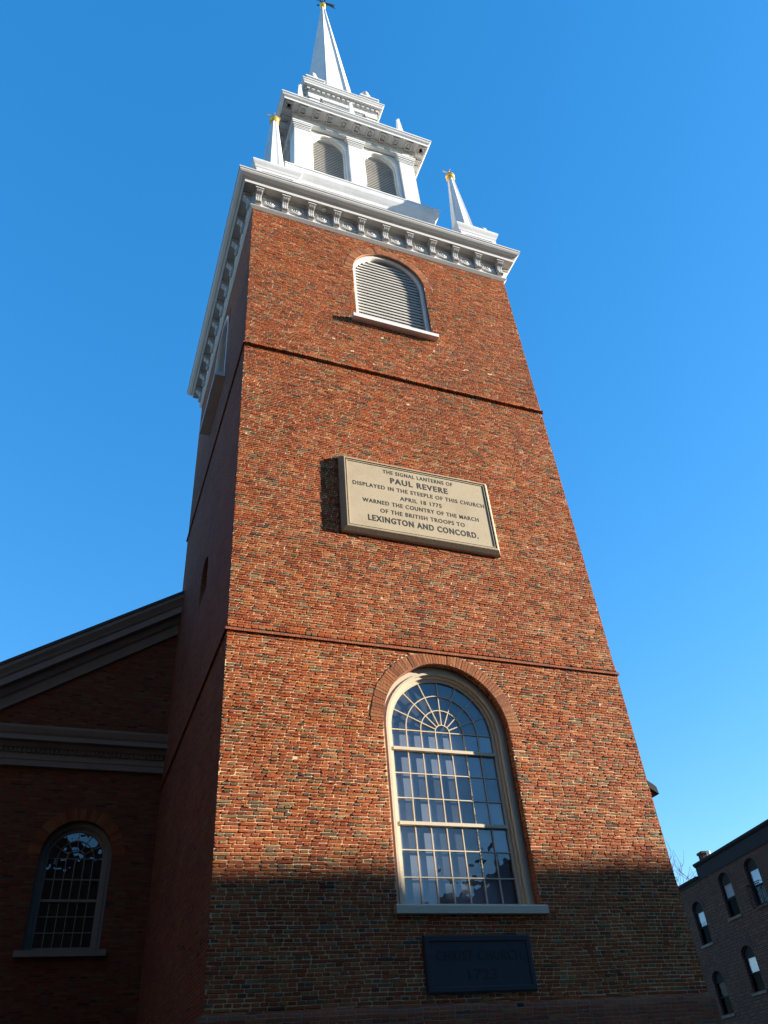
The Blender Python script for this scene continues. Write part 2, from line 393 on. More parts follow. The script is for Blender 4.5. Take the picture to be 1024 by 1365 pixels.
def brick_arch(cx, zs, r, y, th=0.215, w=0.054, parent=church, rotz=0, a0=0.0):
    b = MB(); n = int(PI*(r + th*0.4)/w); 
    for i in range(n):
        t0 = a0 + (PI - 2*a0)*(i + 0.06)/n; t1 = a0 + (PI - 2*a0)*(i + 0.94)/n
        dr = random.uniform(-0.012, 0.008); dy = random.uniform(-0.004, 0.004)
        p = [(cx - (r + e)*math.cos(t), zs + (r + e)*math.sin(t)) for e, t in ((0.0, t0), (0.0, t1), (th + dr, t1), (th + dr, t0))]
        b.extrude(p, y - 0.009 + dy, y + 0.05)
    o = part('brick_arch', b, M['vouss'], parent, rotz=rotz)
    m = MB(); m.ring([(cx - (r + th + .012)*math.cos(PI*i/40), zs + (r + th + .012)*math.sin(PI*i/40)) for i in range(41)],
                     [(cx - (r - .002)*math.cos(PI*i/40), zs + (r - .002)*math.sin(PI*i/40)) for i in range(41)], y + 0.001, y + 0.02)
    part('mortar_bed', m, M['old_mortar'], o)
    return o
brick_arch(0, BWs, BWr, -T); 
for k in (0, 1, 3): brick_arch(0, LWs, LWr, -T, rotz=k*PI/2)

# --- tall arched window
def arched_window(cx, zb, zs, r, y, fw, cols, rails, rows, fan, mats, parent, shade=True):
    fm, gm = mats; yf = y + 0.15
    b = MB(); r1 = r - fw
    b.ring(arch(cx, zb, zs, r - 0.002), arch(cx, zb, zs, r - fw*0.55), yf, yf + 0.12)
    b.ring(arch(cx, zb, zs, r - fw*0.55), arch(cx, zb, zs, r - fw*0.78), yf - 0.018, yf + 0.12)
    b.ring(arch(cx, zb, zs, r - fw*0.78), arch(cx, zb, zs, r1), yf + 0.03, yf + 0.14)
    win = part('arched_window', b, fm, parent)
    ys = y + 0.225; yg = ys + 0.035
    b = MB(); sw = 0.055
    b.ring(arch(cx, zb, zs, r1), arch(cx, zb, zs, r1 - sw), ys, ys + 0.05)
    for i, z in enumerate([zb + 0.05] + rails): b.box(cx - r1 + sw, cx + r1 - sw, ys - (0.025 if i else 0), ys + 0.05, z - 0.024, z + 0.024)
    part('sash', b, fm, win)
    b = MB(); ri = r1 - sw; cw = 2*ri/cols; bw = 0.0075
    zr = rails[-1]
    for i in range(1, cols): b.box(cx - ri + i*cw - bw, cx - ri + i*cw + bw, ys + 0.012, yg + 0.004, zb + 0.08, zr - 0.03)
    lo = [zb + 0.05] + rails
    for q in range(len(lo) - 1):
        for j in range(1, rows[q]):
            z = lo[q] + (lo[q+1] - lo[q])*j/rows[q]; b.box(cx - ri, cx + ri, ys + 0.013, yg + 0.004, z - bw, z + bw)
    c0 = cw/2
    rad = [c0 + cw*i for i in range((cols - 1)//2)] if cols % 2 else [cw*(i + 1) for i in range(cols//2 - 1)]
    zc = zs
    for rr in rad:
        b.ring(arch(cx, zr + 0.03, zc, rr + bw, 24), arch(cx, zr + 0.03, zc, rr - bw, 24), ys + 0.012, yg + 0.004)
    b.box(cx - ri, cx + ri, ys + 0.014, yg + 0.004, zc - bw, zc + bw)
    for i in range(1, fan):
        a = PI*i/fan; b.box(rad[0], ri, ys + 0.013, yg + 0.003, -bw, bw, Matrix.Translation((cx, 0, zc)) @ Matrix.Rotation(-a, 4, 'Y'))
    part('glazing_bars', b, fm, win)
    b = MB(); zl = [zb + 0.08]
    for q in range(len(lo) - 1):
        for j in range(rows[q]): zl.append(lo[q] + (lo[q+1] - lo[q])*(j + 1)/rows[q])
    for i in range(cols):
        for j in range(len(zl) - 1):
            e = [random.uniform(-0.0025, 0.0025) for _ in range(3)]
            x0 = cx - ri + i*cw; x1 = x0 + cw; z0, z1 = zl[j], zl[j+1]
            b.add([(x0, yg + e[0], z0), (x1, yg + e[1], z0), (x1, yg + e[1] + e[2] - e[0]*0.3, z1), (x0, yg + e[2], z1)], [(0, 1, 2, 3)])
    cuts = [PI*i/fan for i in range(fan + 1)]
    for i in range(fan):
        e = random.uniform(-0.002, 0.002); a0, a1 = cuts[i], cuts[i+1]; lp = [(cx, yg + e, zc)]
        for q in range(5):
            a = a0 + (a1 - a0)*q/4; lp.append((cx - ri*math.cos(a), yg + e*(1 - q/2), zc + ri*math.sin(a)))
        b.add(lp, [(0, q, q + 1) for q in range(1, 5)])
    b.add([(cx - ri, yg, zr), (cx + ri, yg, zr), (cx + ri, yg, zc), (cx - ri, yg, zc)], [(0, 1, 2, 3)])
    part('pane', b, gm, win)
    b = MB(); vs, fs = filled(arch(cx, zb, zs, r - 0.01), [])
    for v in vs: v.y = y + 0.30
    b.add(vs, fs); part('window_blind', b, M['shade'] if shade else M['dark'], win)
    return win
win = arched_window(0, BWz + 0.02, BWs, BWr, -T, 0.165, 7, [5.17, 6.30], [3, 3], 8, (M['cream'], M['glass']), church)
b = MB(); b.grid([[(-1.165, -T - 0.10, 3.905), (-1.165, -T + 0.40, 3.905), (-1.165, -T + 0.40, 4.05), (-1.165, -T - 0.085, 4.02), (-1.165, -T - 0.10, 4.0)],
        [(1.15, -T - 0.10, 3.905), (1.15, -T + 0.40, 3.905), (1.15, -T + 0.40, 4.05), (1.15, -T - 0.085, 4.02), (1.15, -T - 0.10, 4.0)]], True, True, True)
part('window_sill', b, M['cream'], win)

# --- louvre windows high on the shaft
def louvre(cx, zb, zs, r, y, fw, pitch, fmat, parent, depth=0.15, name='louvre_window', smat=None):
    b = MB(); b.ring(arch(cx, zb, zs, r), arch(cx, zb, zs, r - fw), y, y + depth)
    w_ = part(name, b, fmat, parent)
    b = MB(); ri = r - fw; n = int((zs + ri - zb)/pitch)
    for i in range(n):
        z = zb + pitch*(i + 0.45)
        if z + pitch*0.4 > zs: 
            dz = z + pitch*0.3 - zs
            if dz >= ri - 0.05: continue
            hw = math.sqrt(ri*ri - dz*dz)
        else: hw = ri
        d = pitch*0.50
        yo = y + depth*0.45
        b.add([(-hw + cx, yo, z - d), (hw + cx, yo, z - d), (hw + cx, yo + 0.018, z - d), (-hw + cx, yo + 0.018, z - d),
               (-hw + cx, yo + 0.034, z + d - .006), (hw + cx, yo + 0.034, z + d - .006), (hw + cx, yo + 0.044, z + d - .002), (-hw + cx, yo + 0.044, z + d - .002)],
              [(0, 1, 5, 4), (3, 2, 6, 7), (0, 3, 2, 1), (4, 5, 6, 7), (0, 4, 7, 3), (1, 2, 6, 5)])
    part('slats', b, smat or M['slat'], w_)
    b = MB(); vs, fs = filled(arch(cx, zb, zs, r - 0.004), [])
    for v in vs: v.y = y + depth + 0.10
    b.add(vs, fs); part('backing', b, M['dark'], w_)
    return w_
lw = louvre(0, LWz + 0.02, LWs, LWr - 0.002, -T + 0.07, 0.085, 0.122, M['white'], church, 0.16)
b = MB(); b.grid([[(x, -T - 0.16, LWz - 0.15), (x, -T + 0.25, LWz - 0.15), (x, -T + 0.25, LWz + 0.03), (x, -T - 0.16, LWz - 0.04)] for x in (-1.13, 1.06)], True, True, True)
part('window_sill', b, M['white'], lw)
for k in (1, 3):
    c = copy_tree(lw, church); c.rotation_euler.z = k*PI/2; c.location = RZ(k) @ Vector((0, -.085, 0))
# --- slit window on the left face
b = MB(); b.ring(arch(0.43, SZ[0], SZ[1], SZ[2]), arch(0.43, SZ[0], SZ[1], SZ[2] - 0.07), -T + 0.18, -T + 0.28)
sw_ = part('slit_window', b, M['frame_dark'], rotz=3*PI/2)
b = MB(); vs, fs = filled(arch(0.43, SZ[0], SZ[1], SZ[2]), [])
for v in vs: v.y = -T + 0.3
b.add(vs, fs); part('pane', b, M['dark'], sw_)

# --- main cornice
mb = MB()
mb.square([(T - .05, 20.15), (T + .012, 20.15), (T + .075, 20.225), (T + .08, 20.235), (T + .08, 20.25), (T + .03, 20.27), (T + .03, 20.80),
           (T + .07, 20.82), (T + .08, 20.87), (T + .275, 20.87), (T + .275, 20.84), (T + .295, 20.84), (T + .295, 20.955), (T + .31, 20.96), (T + .32, 20.985),
           (T + .36, 21.00), (T + .43, 21.065), (T + .46, 21.11), (T + .47, 21.16), (T + .485, 21.165), (T + .485, 21.215), (T - 1.2, 21.42)])
corn = part('cornice', mb, M['greywhite'])
def console():
    b = MB(); W = 0.078
    pr = [(0.03, 20.36), (0.09, 20.33), (0.135, 20.36), (0.14, 20.42), (0.11, 20.49), (0.105, 20.57), (0.14, 20.65), (0.20, 20.70), (0.235, 20.75), (0.235, 20.78), (0.03, 20.78)]
    b.grid([[(-W, -o, z) for o, z in pr], [(W, -o, z) for o, z in pr]], True, True, True)
    for x in (-0.052, 0.0, 0.052):
        b.grid([[(x - .016, -o - .014, z) for o, z in pr[1:9]], [(x + .016, -o - .014, z) for o, z in pr[1:9]], [(x + .02, -o + .01, z) for o, z in pr[1:9]], [(x - .02, -o + .01, z) for o, z in pr[1:9]], [(x - .016, -o - .014, z) for o, z in pr[1:9]]], False)
    b.box(-W - .035, W + .035, -.265, -.03, 20.78, 20.835); b.box(-W - .02, W + .02, -.25, -.03, 20.835, 20.868)
    return b
def rosette():
    b = MB(); n = 28
    for r, t, dz in ((0.155, 0.026, 0), (0.095, 0.02, 0.0)):
        b.tube([(r*math.cos(2*PI*i/n), -0.045, 20.55 + r*0.95*math.sin(2*PI*i/n)) for i in range(n + 1)], t, 6)
    b.tube([(0.04*math.cos(a*0.6), -0.05, 20.55 + 0.04*math.sin(a*0.6)) for a in range(12)], 0.022, 6)
    b.tube([(0.11 + 0.05*i, -0.045, 20.43 - 0.022*i + 0.006*i*i) for i in range(4)], 0.024, 6, taper=[.026, .026, .022, .012])
    b.tube([(-0.11 - 0.05*i, -0.045, 20.67 + 0.022*i - 0.006*i*i) for i in range(4)], 0.024, 6, taper=[.026, .026, .022, .012])
    return b
xs = [-T + 0.11 + i*(2*T - 0.22)/10 for i in range(11)]
co = ro = None
for k in (0, 3, 1):
    for i, x in enumerate(xs):
        p = RZ(k) @ Vector((x, -T, 0))
        if co is None: co = part('console', console(), M['greywhite'], corn, loc=p); o = co
        else: o = co.copy(); S.collection.objects.link(o); o.parent = corn; o.location = p; o.rotation_euler = (0, 0, k*PI/2)
        if i < 10:
            p = RZ(k) @ Vector((x + (2*T - 0.22)/20, -T, 0))
            if ro is None: ro = part('rosette', rosette(), M['greywhite'], corn, loc=p)
            else: o = ro.copy(); S.collection.objects.link(o); o.parent = corn; o.location = p; o.rotation_euler = (0, 0, k*PI/2)
for x in (-1.75, 1.9):
    b = MB(); b.lathe([(.05, 20.79), (.06, 20.80), (.06, 20.86), (.04, 20.868)], 12, cx=x, cy=-T - .17); part('soffit_lamp', b, M['greywhite'], corn)

# --- belfry podium and corner pedestals (steeple axis sits 8 cm right of the shaft axis)
ST = (0.08, 0, 0)
mb = MB(); mb.square([(2.40, 21.3), (2.40, 24.45), (2.44, 24.47), (2.46, 24.62), (2.52, 24.72), (2.58, 24.84), (2.60, 24.95), (2.60, 25.06), (2.62, 25.07), (2.62, 25.13), (2.1, 25.2)])
part('belfry_podium', mb, M['white'], loc=ST)
def pedestal():
    b = MB(); b.square([(0.60, 21.3), (0.60, 22.42), (0.62, 22.44), (0.64, 22.52), (0.68, 22.60), (0.70, 22.66), (0.70, 22.72), (0.0, 22.86)])
    for k in range(4):                                                     # raised frame round a sunk panel
        b.ring([(-.58, 21.5), (-.58, 22.38), (.58, 22.38), (.58, 21.5)], [(-.44, 21.62), (-.44, 22.26), (.44, 22.26), (.44, 21.62)], -.632, -.598, RZ(k), True)
    return b
def vane(b, z, L=0.30, h=0.2, s=1.0):
    b.lathe([(0.012*s, z), (0.012*s, z + h*1.6)], 8)
    b.box(-L, L*0.9, -.008, .008, z + h*0.75, z + h*0.75 + .02)
    b.extrude([(-L*1.25, z + h*.78), (-L*0.8, z + h*.45), (-L*.8, z + h*1.15)], -.008, .008)
    b.extrude([(L*.25, z + h*.55), (L*.95, z + h*.25), (L*.75, z + h*.78), (L*.95, z + h*1.3), (L*.25, z + h*1.05)], -.008, .008)
    b.box(-.008, .008, -L*.5, L*.5, z + h*1.28, z + h*1.28 + .02)
def octa(b, r0, z0, r1, z1): b.lathe([(r0, z0), (r1, z1)], 8, ph=PI/8, smooth=False)
def oct_boards(b, r0, z0, r1, z1, wb, e=0.02):
    for i in range(8):
        a = PI/8 + PI/4*i; M4 = Matrix.Rotation(a, 4, 'Z'); s0, s1 = 1.0, max(0.35, 2.2*r1/r0)
        b.grid([[(r0 + e, 0, z0), (r0 - wb*.38, wb*.92, z0), (r0 - wb*.55, 0, z0), (r0 - wb*.38, -wb*.92, z0)],
                [(r1 + e*.6, 0, z1), (r1 - wb*s1*.38, wb*s1*.92, z1), (r1 - wb*s1*.55, 0, z1), (r1 - wb*s1*.38, -wb*s1*.92, z1)]], True, True, True, M4)
ped = pin = None
PX = [(0.62 - 3.6, 0.66 - 3.6), (6.78 - 3.6, 0.66 - 3.6)]
for i, (x, y) in enumerate(PX):
    if i == 0:
        ped = part('corner_pedestal', pedestal(), M['white'], loc=(x, y, 0))
        b = MB(); b.lathe([(0.07, 22.7), (0.10, 22.74), (.07, 22.78), (.12, 22.86), (.14, 22.94), (.10, 23.02), (.03, 23.06)], 14, cx=-.5, cy=-.3); part('knob', b, M['white'], ped)
        b = MB(); octa(b, 0.40, 22.75, 0.105, 26.65); pin = part('pinnacle', b, M['clap'], loc=(x, y, 0))
        b = MB(); oct_boards(b, 0.40, 22.75, 0.105, 26.65, 0.075, 0.012); part('corner_boards', b, M['white'], pin)
        b = MB(); b.lathe([(0.13, 26.62), (.15, 26.66), (.09, 26.70)] + [(0.155*math.sin(PI*(i + 1)/12) , 26.84 - 0.155*math.cos(PI*(i + 1)/12)) for i in range(1, 11)], 20); part('gilt_ball', b, M['gold'], pin)
        b = MB(); vane(b, 26.98, .21, .14); part('weathervane', b, M['gold'], pin)
    else:
        c = copy_tree(ped, church); c.location = (x, y, 0)
        for ch in c.children: ch.rotation_euler.z = PI/2
        c = copy_tree(pin, church); c.location = (x, y, 0.16)

# --- belfry stage
BZ0, BZ1 = 25.1, 28.98
mb = MB(); bh = []
for cx in (-0.95, 0.93): bh.append(arch(cx, 25.45, 28.18, 0.60, 20))
for k in range(4): wall(mb, -2.08, 2.08, BZ0, BZ1 + .3, bh, -2.08, 0.16, RZ(k))
part('belfry_wall', mb, M['white'], loc=ST)
pl = None
def pilaster(wd, bl=0.0):
    b = MB(); b.box(-wd, wd, -2.20, -2.05, BZ0, 28.66)
    b.box(-wd - .03, wd + .03, -2.23, -2.06, BZ0 + .12, BZ0 + .45)
    for i, (o, z0, z1) in enumerate(((.02, 28.55, 28.59), (.02, 28.66, 28.72), (.045, 28.72, 28.80), (.075, 28.80, 28.88), (.09, 28.88, 28.98))):
        b.box(-wd - o, wd + o, -2.20 - o, -2.05, z0, z1)
    return b
for k in range(4):
    for x, wd in ((0.0, .26),):
        if k == 0 or True:
            bb = pilaster(wd)
            for v in bb.v: v.x += x
            o = part('pilaster', bb, M['white'], loc=ST, rotz=k*PI/2)
    b = MB()
    for o, z0, z1 in ((0, BZ0, 28.98), (.03, BZ0 + .12, BZ0 + .45), (.02, 28.55, 28.59), (.02, 28.66, 28.72), (.045, 28.72, 28.80), (.075, 28.80, 28.88), (.09, 28.88, 28.975)):
        b.box(-2.20 - o, -1.66 + o, -2.20 - o, -1.66 + o, z0, z1)
    part('corner_pilaster', b, M['white'], loc=ST, rotz=k*PI/2)
for k in (0, 3, 1):
    for cx in (-0.95, 0.93):
        lv = louvre(cx, 25.46, 28.18, 0.598, -2.02, 0.05, 0.115, M['white'], church, 0.14, 'belfry_louvre')
        lv.location = ST; lv.rotation_euler.z = k*PI/2
        b = MB(); b.ring(arch(cx, 25.45, 28.18, 0.69, 20), arch(cx, 25.45, 28.18, 0.602, 20), -2.115, -2.078); part('archivolt', b, M['white'], lv)
mb = MB(); mb.square([(2.10, 28.98), (2.22, 28.98), (2.22, 29.16), (2.25, 29.16), (2.25, 29.30), (2.29, 29.33), (2.31, 29.36), (2.31, 29.40), (2.66, 29.40), (2.66, 29.36), (2.68, 29.36), (2.68, 29.47),
                      (2.70, 29.49), (2.74, 29.53), (2.77, 29.60), (2.79, 29.61), (2.79, 29.68), (1.3, 29.95)])
bc = part('belfry_cornice', mb, M['white'], loc=ST)
b = MB(); b.box(-.11, .11, -2.60, -2.30, 29.33, 29.398); b.ring([(-.1, 0), (-.1, .2), (.1, .2), (.1, 0)], [(-.06, .04), (-.06, .16), (.06, .16), (.06, .04)], 0, .02, Matrix.Translation((0, -2.55, 29.33)) @ Matrix.Rotation(PI/2, 4, 'X') , True)
mo = None
def mod():
    b = MB(); b.ring([(-.13, -2.62), (-.13, -2.32), (.13, -2.32), (.13, -2.62)], [(-.085, -2.575), (-.085, -2.365), (.085, -2.365), (.085, -2.575)], 29.31, 29.398, Matrix(((1,0,0,0),(0,0,1,0),(0,1,0,0),(0,0,0,1))), True)
    b.box(-.05, .05, -2.52, -2.42, 29.36, 29.398)
    return b
for k in range(4):
    for i in range(11):
        x = -2.47 + 4.94*i/10
        p = RZ(k) @ Vector((x, 0, 0))
        if mo is None: mo = part('modillion', mod(), M['greywhite'], bc, loc=p)
        else: o = mo.copy(); S.collection.objects.link(o); o.parent = bc; o.location = p; o.rotation_euler.z = k*PI/2
tg = None
for k in range(4):
    for i in range(9):
        p = RZ(k) @ Vector((-1.92 + 3.84*i/8, 0, 0))
        if tg is None:
            b = MB(); b.box(-.13, .13, -2.265, -2.2, 28.99, 29.15); b.box(-.15, .15, -2.272, -2.2, 29.10, 29.16); tg = part('frieze_block', b, M['white'], bc, loc=p)
        else: o = tg.copy(); S.collection.objects.link(o); o.parent = bc; o.location = p; o.rotation_euler.z = k*PI/2
fi = None
for (x, y) in ((-1.98, -2.15), (1.93, -2.15), (0.0, -2.15)):
    if fi is None:
        b = MB(); b.square([(.17, 29.7), (.17, 30.2), (.13, 30.25), (.13, 30.5), (.05, 32.0)], caps=(False, True)); b.lathe([(.03, 31.98), (.07, 32.05), (.03, 32.13)], 10)
        fi = part('finial', b, M['white'], loc=(x + .08, y, 0))
    else:
        o = fi.copy(); S.collection.objects.link(o); o.parent = church; o.location = (x + .08, y, 0)

# --- upper stage, urns and spire
mb = MB(); mb.square([(1.62, 29.7), (1.62, 30.6), (1.36, 30.7), (1.30, 30.72), (1.30, 33.6)])
for k in range(4):
    for s_ in (-1, 1): mb.box(*sorted((s_*1.38, s_*0.98)), -1.40, -1.28, 30.7, 33.40, RZ(k)); mb.box(*sorted((s_*1.42, s_*0.94)), -1.44, -1.28, 33.22, 33.40, RZ(k))
    mb.ring([(-.72, 31.2), (-.72, 33.25), (.72, 33.25), (.72, 31.2)], [(-.62, 31.3), (-.62, 33.15), (.62, 33.15), (.62, 31.3)], -1.36, -1.29, RZ(k), True)
    mb.box(-.86, .86, -1.47, -1.29, 33.28, 33.42, RZ(k)); mb.box(-.80, .80, -1.41, -1.29, 33.20, 33.28, RZ(k))
part('upper_stage', mb, M['white'], loc=ST)
mb = MB(); mb.square([(1.30, 33.42), (1.43, 33.42), (1.43, 33.66), (1.46, 33.68), (1.48, 33.84), (1.52, 33.86), (1.53, 33.88), (1.64, 33.88), (1.64, 33.98), (1.67, 34.02), (1.70, 34.10), (1.72, 34.11), (1.72, 34.17), (0.9, 34.3)])
uc = part('upper_cornice', mb, M['white'], loc=ST)
b = MB()
for k in range(4):
    for i in range(15): x = -1.44 + 2.88*i/14; b.box(x - .055, x + .055, -1.54, -1.44, 33.70, 33.83, RZ(k))
part('dentils', b, M['greywhite'], uc)
ur = None
for (x, y) in ((-1.15, -1.2), (1.15, -1.2)):
    if ur is None:
        b = MB(); b.square([(.36, 34.15), (.36, 34.62), (.41, 34.65), (.41, 34.74), (.0, 34.78)])
        b.lathe([(.28, 34.74), (.35, 34.82), (.36, 34.90), (.33, 35.0), (.24, 35.14), (.20, 35.28), (.23, 35.34), (.23, 35.42), (.15, 35.50), (.12, 35.66), (.16, 35.72), (.16, 35.80), (.08, 35.92), (.02, 36.0)], 20)
        ur = part('urn', b, M['white'], loc=(x + .08, y, 0))
    else: o = ur.copy(); S.collection.objects.link(o); o.parent = church; o.location = (x + .08, y, 0)
b = MB(); octa(b, 1.26, 34.2, 0.055, 48.2); sp = part('spire', b, M['white'], loc=(0.05, 0, 0))
b = MB(); oct_boards(b, 1.26, 34.2, 0.055, 48.2, 0.13, 0.055); part('corner_boards', b, M['white'], sp)
b = MB(); b.tube([(-.55, -1.12, 34.3), (-.30, -.42, 42), (-.06, -.08, 48.1)], .012, 5); part('lightning_cable', b, M['greywhite'], sp)
b = MB(); b.lathe([(.08, 47.95), (.14, 48.0), (.14, 48.06), (.09, 48.12), (.09, 48.2)], 16); b.lathe([(0.17*math.sin(PI*i/12) + .002, 48.36 - 0.17*math.cos(PI*i/12)) for i in range(13)], 18); part('gilt_ball', b, M['gold'], sp)
b = MB(); vane(b, 48.5, .75, .5, 2.0)
for i in range(5):
    a = 2*PI*i/5; b.tube([(0, 0, 48.62), (.22*math.cos(a), .22*math.sin(a), 48.62), (.30*math.cos(a), .30*math.sin(a), 48.75)], .03, 6)
part('weathervane', b, M['iron'], sp)

# --- nave: front wall behind the tower, gable, entablature, roof
NY = 3.6                                                                  # local y of the nave front (world 7.2)
NW = 8.1; RID = 14.75; SL = 0.655                                          # half width, ridge height at wall plane, slope
mb = MB()
nw = arch(-5.14, 4.80, 6.52, 0.70)
def gz(x): return RID - SL*abs(x)
for s_ in (-1, 1):
    lp = [(-NW, 0), (-T + .01, 0), (-T + .01, gz(T)), (-NW, gz(NW))] if s_ < 0 else [(T - .01, 0), (NW, 0), (NW, gz(NW)), (T - .01, gz(T))]
    vs, fs = filled(lp, [nw] if s_ < 0 else [])
    for v in vs: v.y = NY
    mb.add(vs, fs)
mb.grid([[(x, NY, z) for x, z in nw], [(x, NY + .4, z) for x, z in nw]])
for s_ in (-1, 1): mb.add([(s_*NW, NY, 0), (s_*NW, NY + 22, 0), (s_*NW, NY + 22, gz(NW)), (s_*NW, NY, gz(NW))], [(0, 1, 2, 3)])
mb.add([(-NW, NY + 22, 0), (NW, NY + 22, 0), (NW, NY + 22, gz(NW)), (0, NY + 22, RID), (-NW, NY + 22, gz(NW))], [(0, 1, 2, 3, 4)])
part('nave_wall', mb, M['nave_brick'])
mb = MB()
for s_ in (-1, 1):
    a = T - .02; e = NW + .6
    mb.grid([[(s_*x, y, gz(x) + .46 + dz) for x, dz in ((a, 0), (e, 0), (e, -.08), (a, -.08))] for y in (NY - .55, NY + 22.3)], True, True, True)
mb.grid([[(x, NY, z) for x, z in ((-T, gz(T) + .46), (0, RID + .46), (T, gz(T) + .46), (T, gz(T) + .3), (-T, gz(T) + .3))], [(x, NY + 22.3, z) for x, z in ((-T, gz(T) + .46), (0, RID + .46), (T, gz(T) + .46), (T, gz(T) + .3), (-T, gz(T) + .3))]], True, True, True)
part('nave_roof', mb, M['slate_roof'])
prof = [(0, -.55), (.07, -.55), (.09, -.40), (.10, -.30), (.16, -.26), (.20, -.16), (.22, -.10), (.40, -.10), (.40, .08), (.43, .11), (.46, .18), (.52, .28), (.53, .37), (0, .37)]
for s_ in (-1, 1):
    mb = MB(); a = T + .002; e = NW + .45
    mb.grid([[(s_*x, NY - o, gz(x) + h) for o, h in prof] for x in (a, e)], True, True, True)
    part('rake_cornice', mb, M['shaded_trim'])
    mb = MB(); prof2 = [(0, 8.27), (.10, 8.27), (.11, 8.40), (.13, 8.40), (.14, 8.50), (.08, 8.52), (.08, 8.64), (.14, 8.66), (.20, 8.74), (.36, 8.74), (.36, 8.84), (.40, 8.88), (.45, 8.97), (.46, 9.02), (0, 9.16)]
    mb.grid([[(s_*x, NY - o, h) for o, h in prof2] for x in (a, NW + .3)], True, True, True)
    ent = part('entablature', mb, M['shaded_trim'])
    b = MB()
    for i in range(52): x = a + .06 + i*.092; b.box(*sorted((s_*x, s_*(x + .05))), NY - .135, NY - .075, 8.55, 8.64)
    part('dentils', b, M['shaded_trim'], ent)
brick_arch(-5.14, 6.52, 0.70, NY, 0.24)
nwn = arched_window(-5.14, 4.82, 6.52, 0.70, NY, 0.12, 6, [5.72], [3], 6, (M['shaded_trim'], M['darkglass']), church, shade=False)
b = MB(); b.box(-5.96, -4.32, NY - .12, NY + .39, 4.69, 4.80); part('window_sill', b, M['shaded_trim'], nwn)
# the upper rows of the nave window
b = MB(); b.box(-5.14 - .52, -5.14 + .52, NY + .24, NY + .265, 6.11, 6.135)
for i in range(1, 6): x = -5.14 - .525 + .175*i; b.box(x - .01, x + .01, NY + .24, NY + .262, 5.75, 6.52)
part('upper_bars', b, M['shaded_trim'], nwn)

# ------------------------------------------------------------------ tablets on the tower front
def text(body, size, x, z, y, mat, parent, name, width=None, offset=0.0, depth=0.0015):
    c = bpy.data.curves.new('lettering', 'FONT'); c.body = body; c.size = size; c.align_x = 'CENTER'; c.align_y = 'CENTER'
    c.extrude = depth; c.offset = offset; c.space_character = 1.18; c.resolution_u = 4
    o = bpy.data.objects.new('lettering', c); S.collection.objects.link(o)
    bpy.context.view_layer.update(); dg = bpy.context.evaluated_depsgraph_get()
    me = bpy.data.meshes.new_from_object(o.evaluated_get(dg)); bpy.data.objects.remove(o); bpy.data.curves.remove(c)
    vs = [v.co for v in me.vertices]; wd = max(v.x for v in vs) - min(v.x for v in vs); sx = width/wd if width else 1.0
    for v in me.vertices: v.co = Vector((x + v.co.x*sx, y - v.co.z, z + v.co.y))
    me.materials.clear(); me.materials.append(mat)
    ob = bpy.data.objects.new(name, me); S.collection.objects.link(ob); ob.parent = parent
    return ob
plq = thing('stone_plaque', 'large buff stone plaque with seven lines of dark lettering, high on the tower front', 'plaque', (3.57, 0, 11.11))
PWx, PHz = 1.62, 0.92
rect = lambda a, c: [(-a, -c), (-a, c), (a, c), (a, -c)]
b = MB()
b.grid([[(x, y, z + zz) for x, z in rect(PWx + o, PHz + o)] for o, y, zz in ((0, -.005, 0), (0, -.06, 0), (-.012, -.075, 0), (-.068, -.145, .01), (-.08, -.15, .012), (-.10, -.15, .012), (-.103, -.13, .012), (-.12, -.13, .012), (-.123, -.14, .012), (-.14, -.14, .012), (-.143, -.12, .012))])
part('frame', b, M['stone'], plq)
b = MB(); b.box(-PWx + .13, PWx - .13, -.126, -.01, -PHz + .14, PHz - .12); part('panel', b, M['stone'], plq)
b = MB(); e = PWx - .1115; h_ = PHz - .1115
b.ring(rect(e + .006, h_ + .006), rect(e - .006, h_ - .006), -.1325, -.1295, Matrix.Translation((0, 0, .012)), True); part('groove', b, M['letter'], plq)
LINES = [('THE SIGNAL LANTERNS OF', .135, 1.51, .666, .0018), ('PAUL REVERE', .195, 1.235, .456, .0055), ('DISPLAYED IN THE STEEPLE OF THIS CHURCH', .135, 2.80, .240, .0022),
         ('APRIL 18 1775', .135, .88, .038, .0022), ('WARNED THE COUNTRY OF THE MARCH', .135, 2.44, -.149, .0022), ('OF THE BRITISH TROOPS TO', .135, 1.76, -.347, .0022),
         ('LEXINGTON AND CONCORD.', .19, 2.28, -.560, .0055)]
for body, sz, wd, z, off in LINES: text(body, sz, 0.02, z, -.127, M['letter'], plq, 'inscription', wd, off)
tab = thing('slate_tablet', 'dark slate tablet with faint incised lettering, under the tall arched window', 'plaque', (3.60, 0, 3.32))
b = MB(); b.grid([[(x, y, z) for x, z in rect(.80 + o, .335 + o)] for o, y in ((0, -.004), (0, -.03), (-.02, -.045), (-.07, -.045), (-.08, -.03), (-.5, -.03))], True, False, False); part('frame', b, M['slate'], tab)
b = MB(); b.box(-.73, .73, -.031, -.005, -.265, .265); part('panel', b, M['slate'], tab)
text('CHRIST CHURCH', .17, 0, .09, -.032, M['cut'], tab, 'inscription', 1.26, .003, .003); text('1723', .17, 0, -.13, -.032, M['cut'], tab, 'inscription', .42, .003, .003)

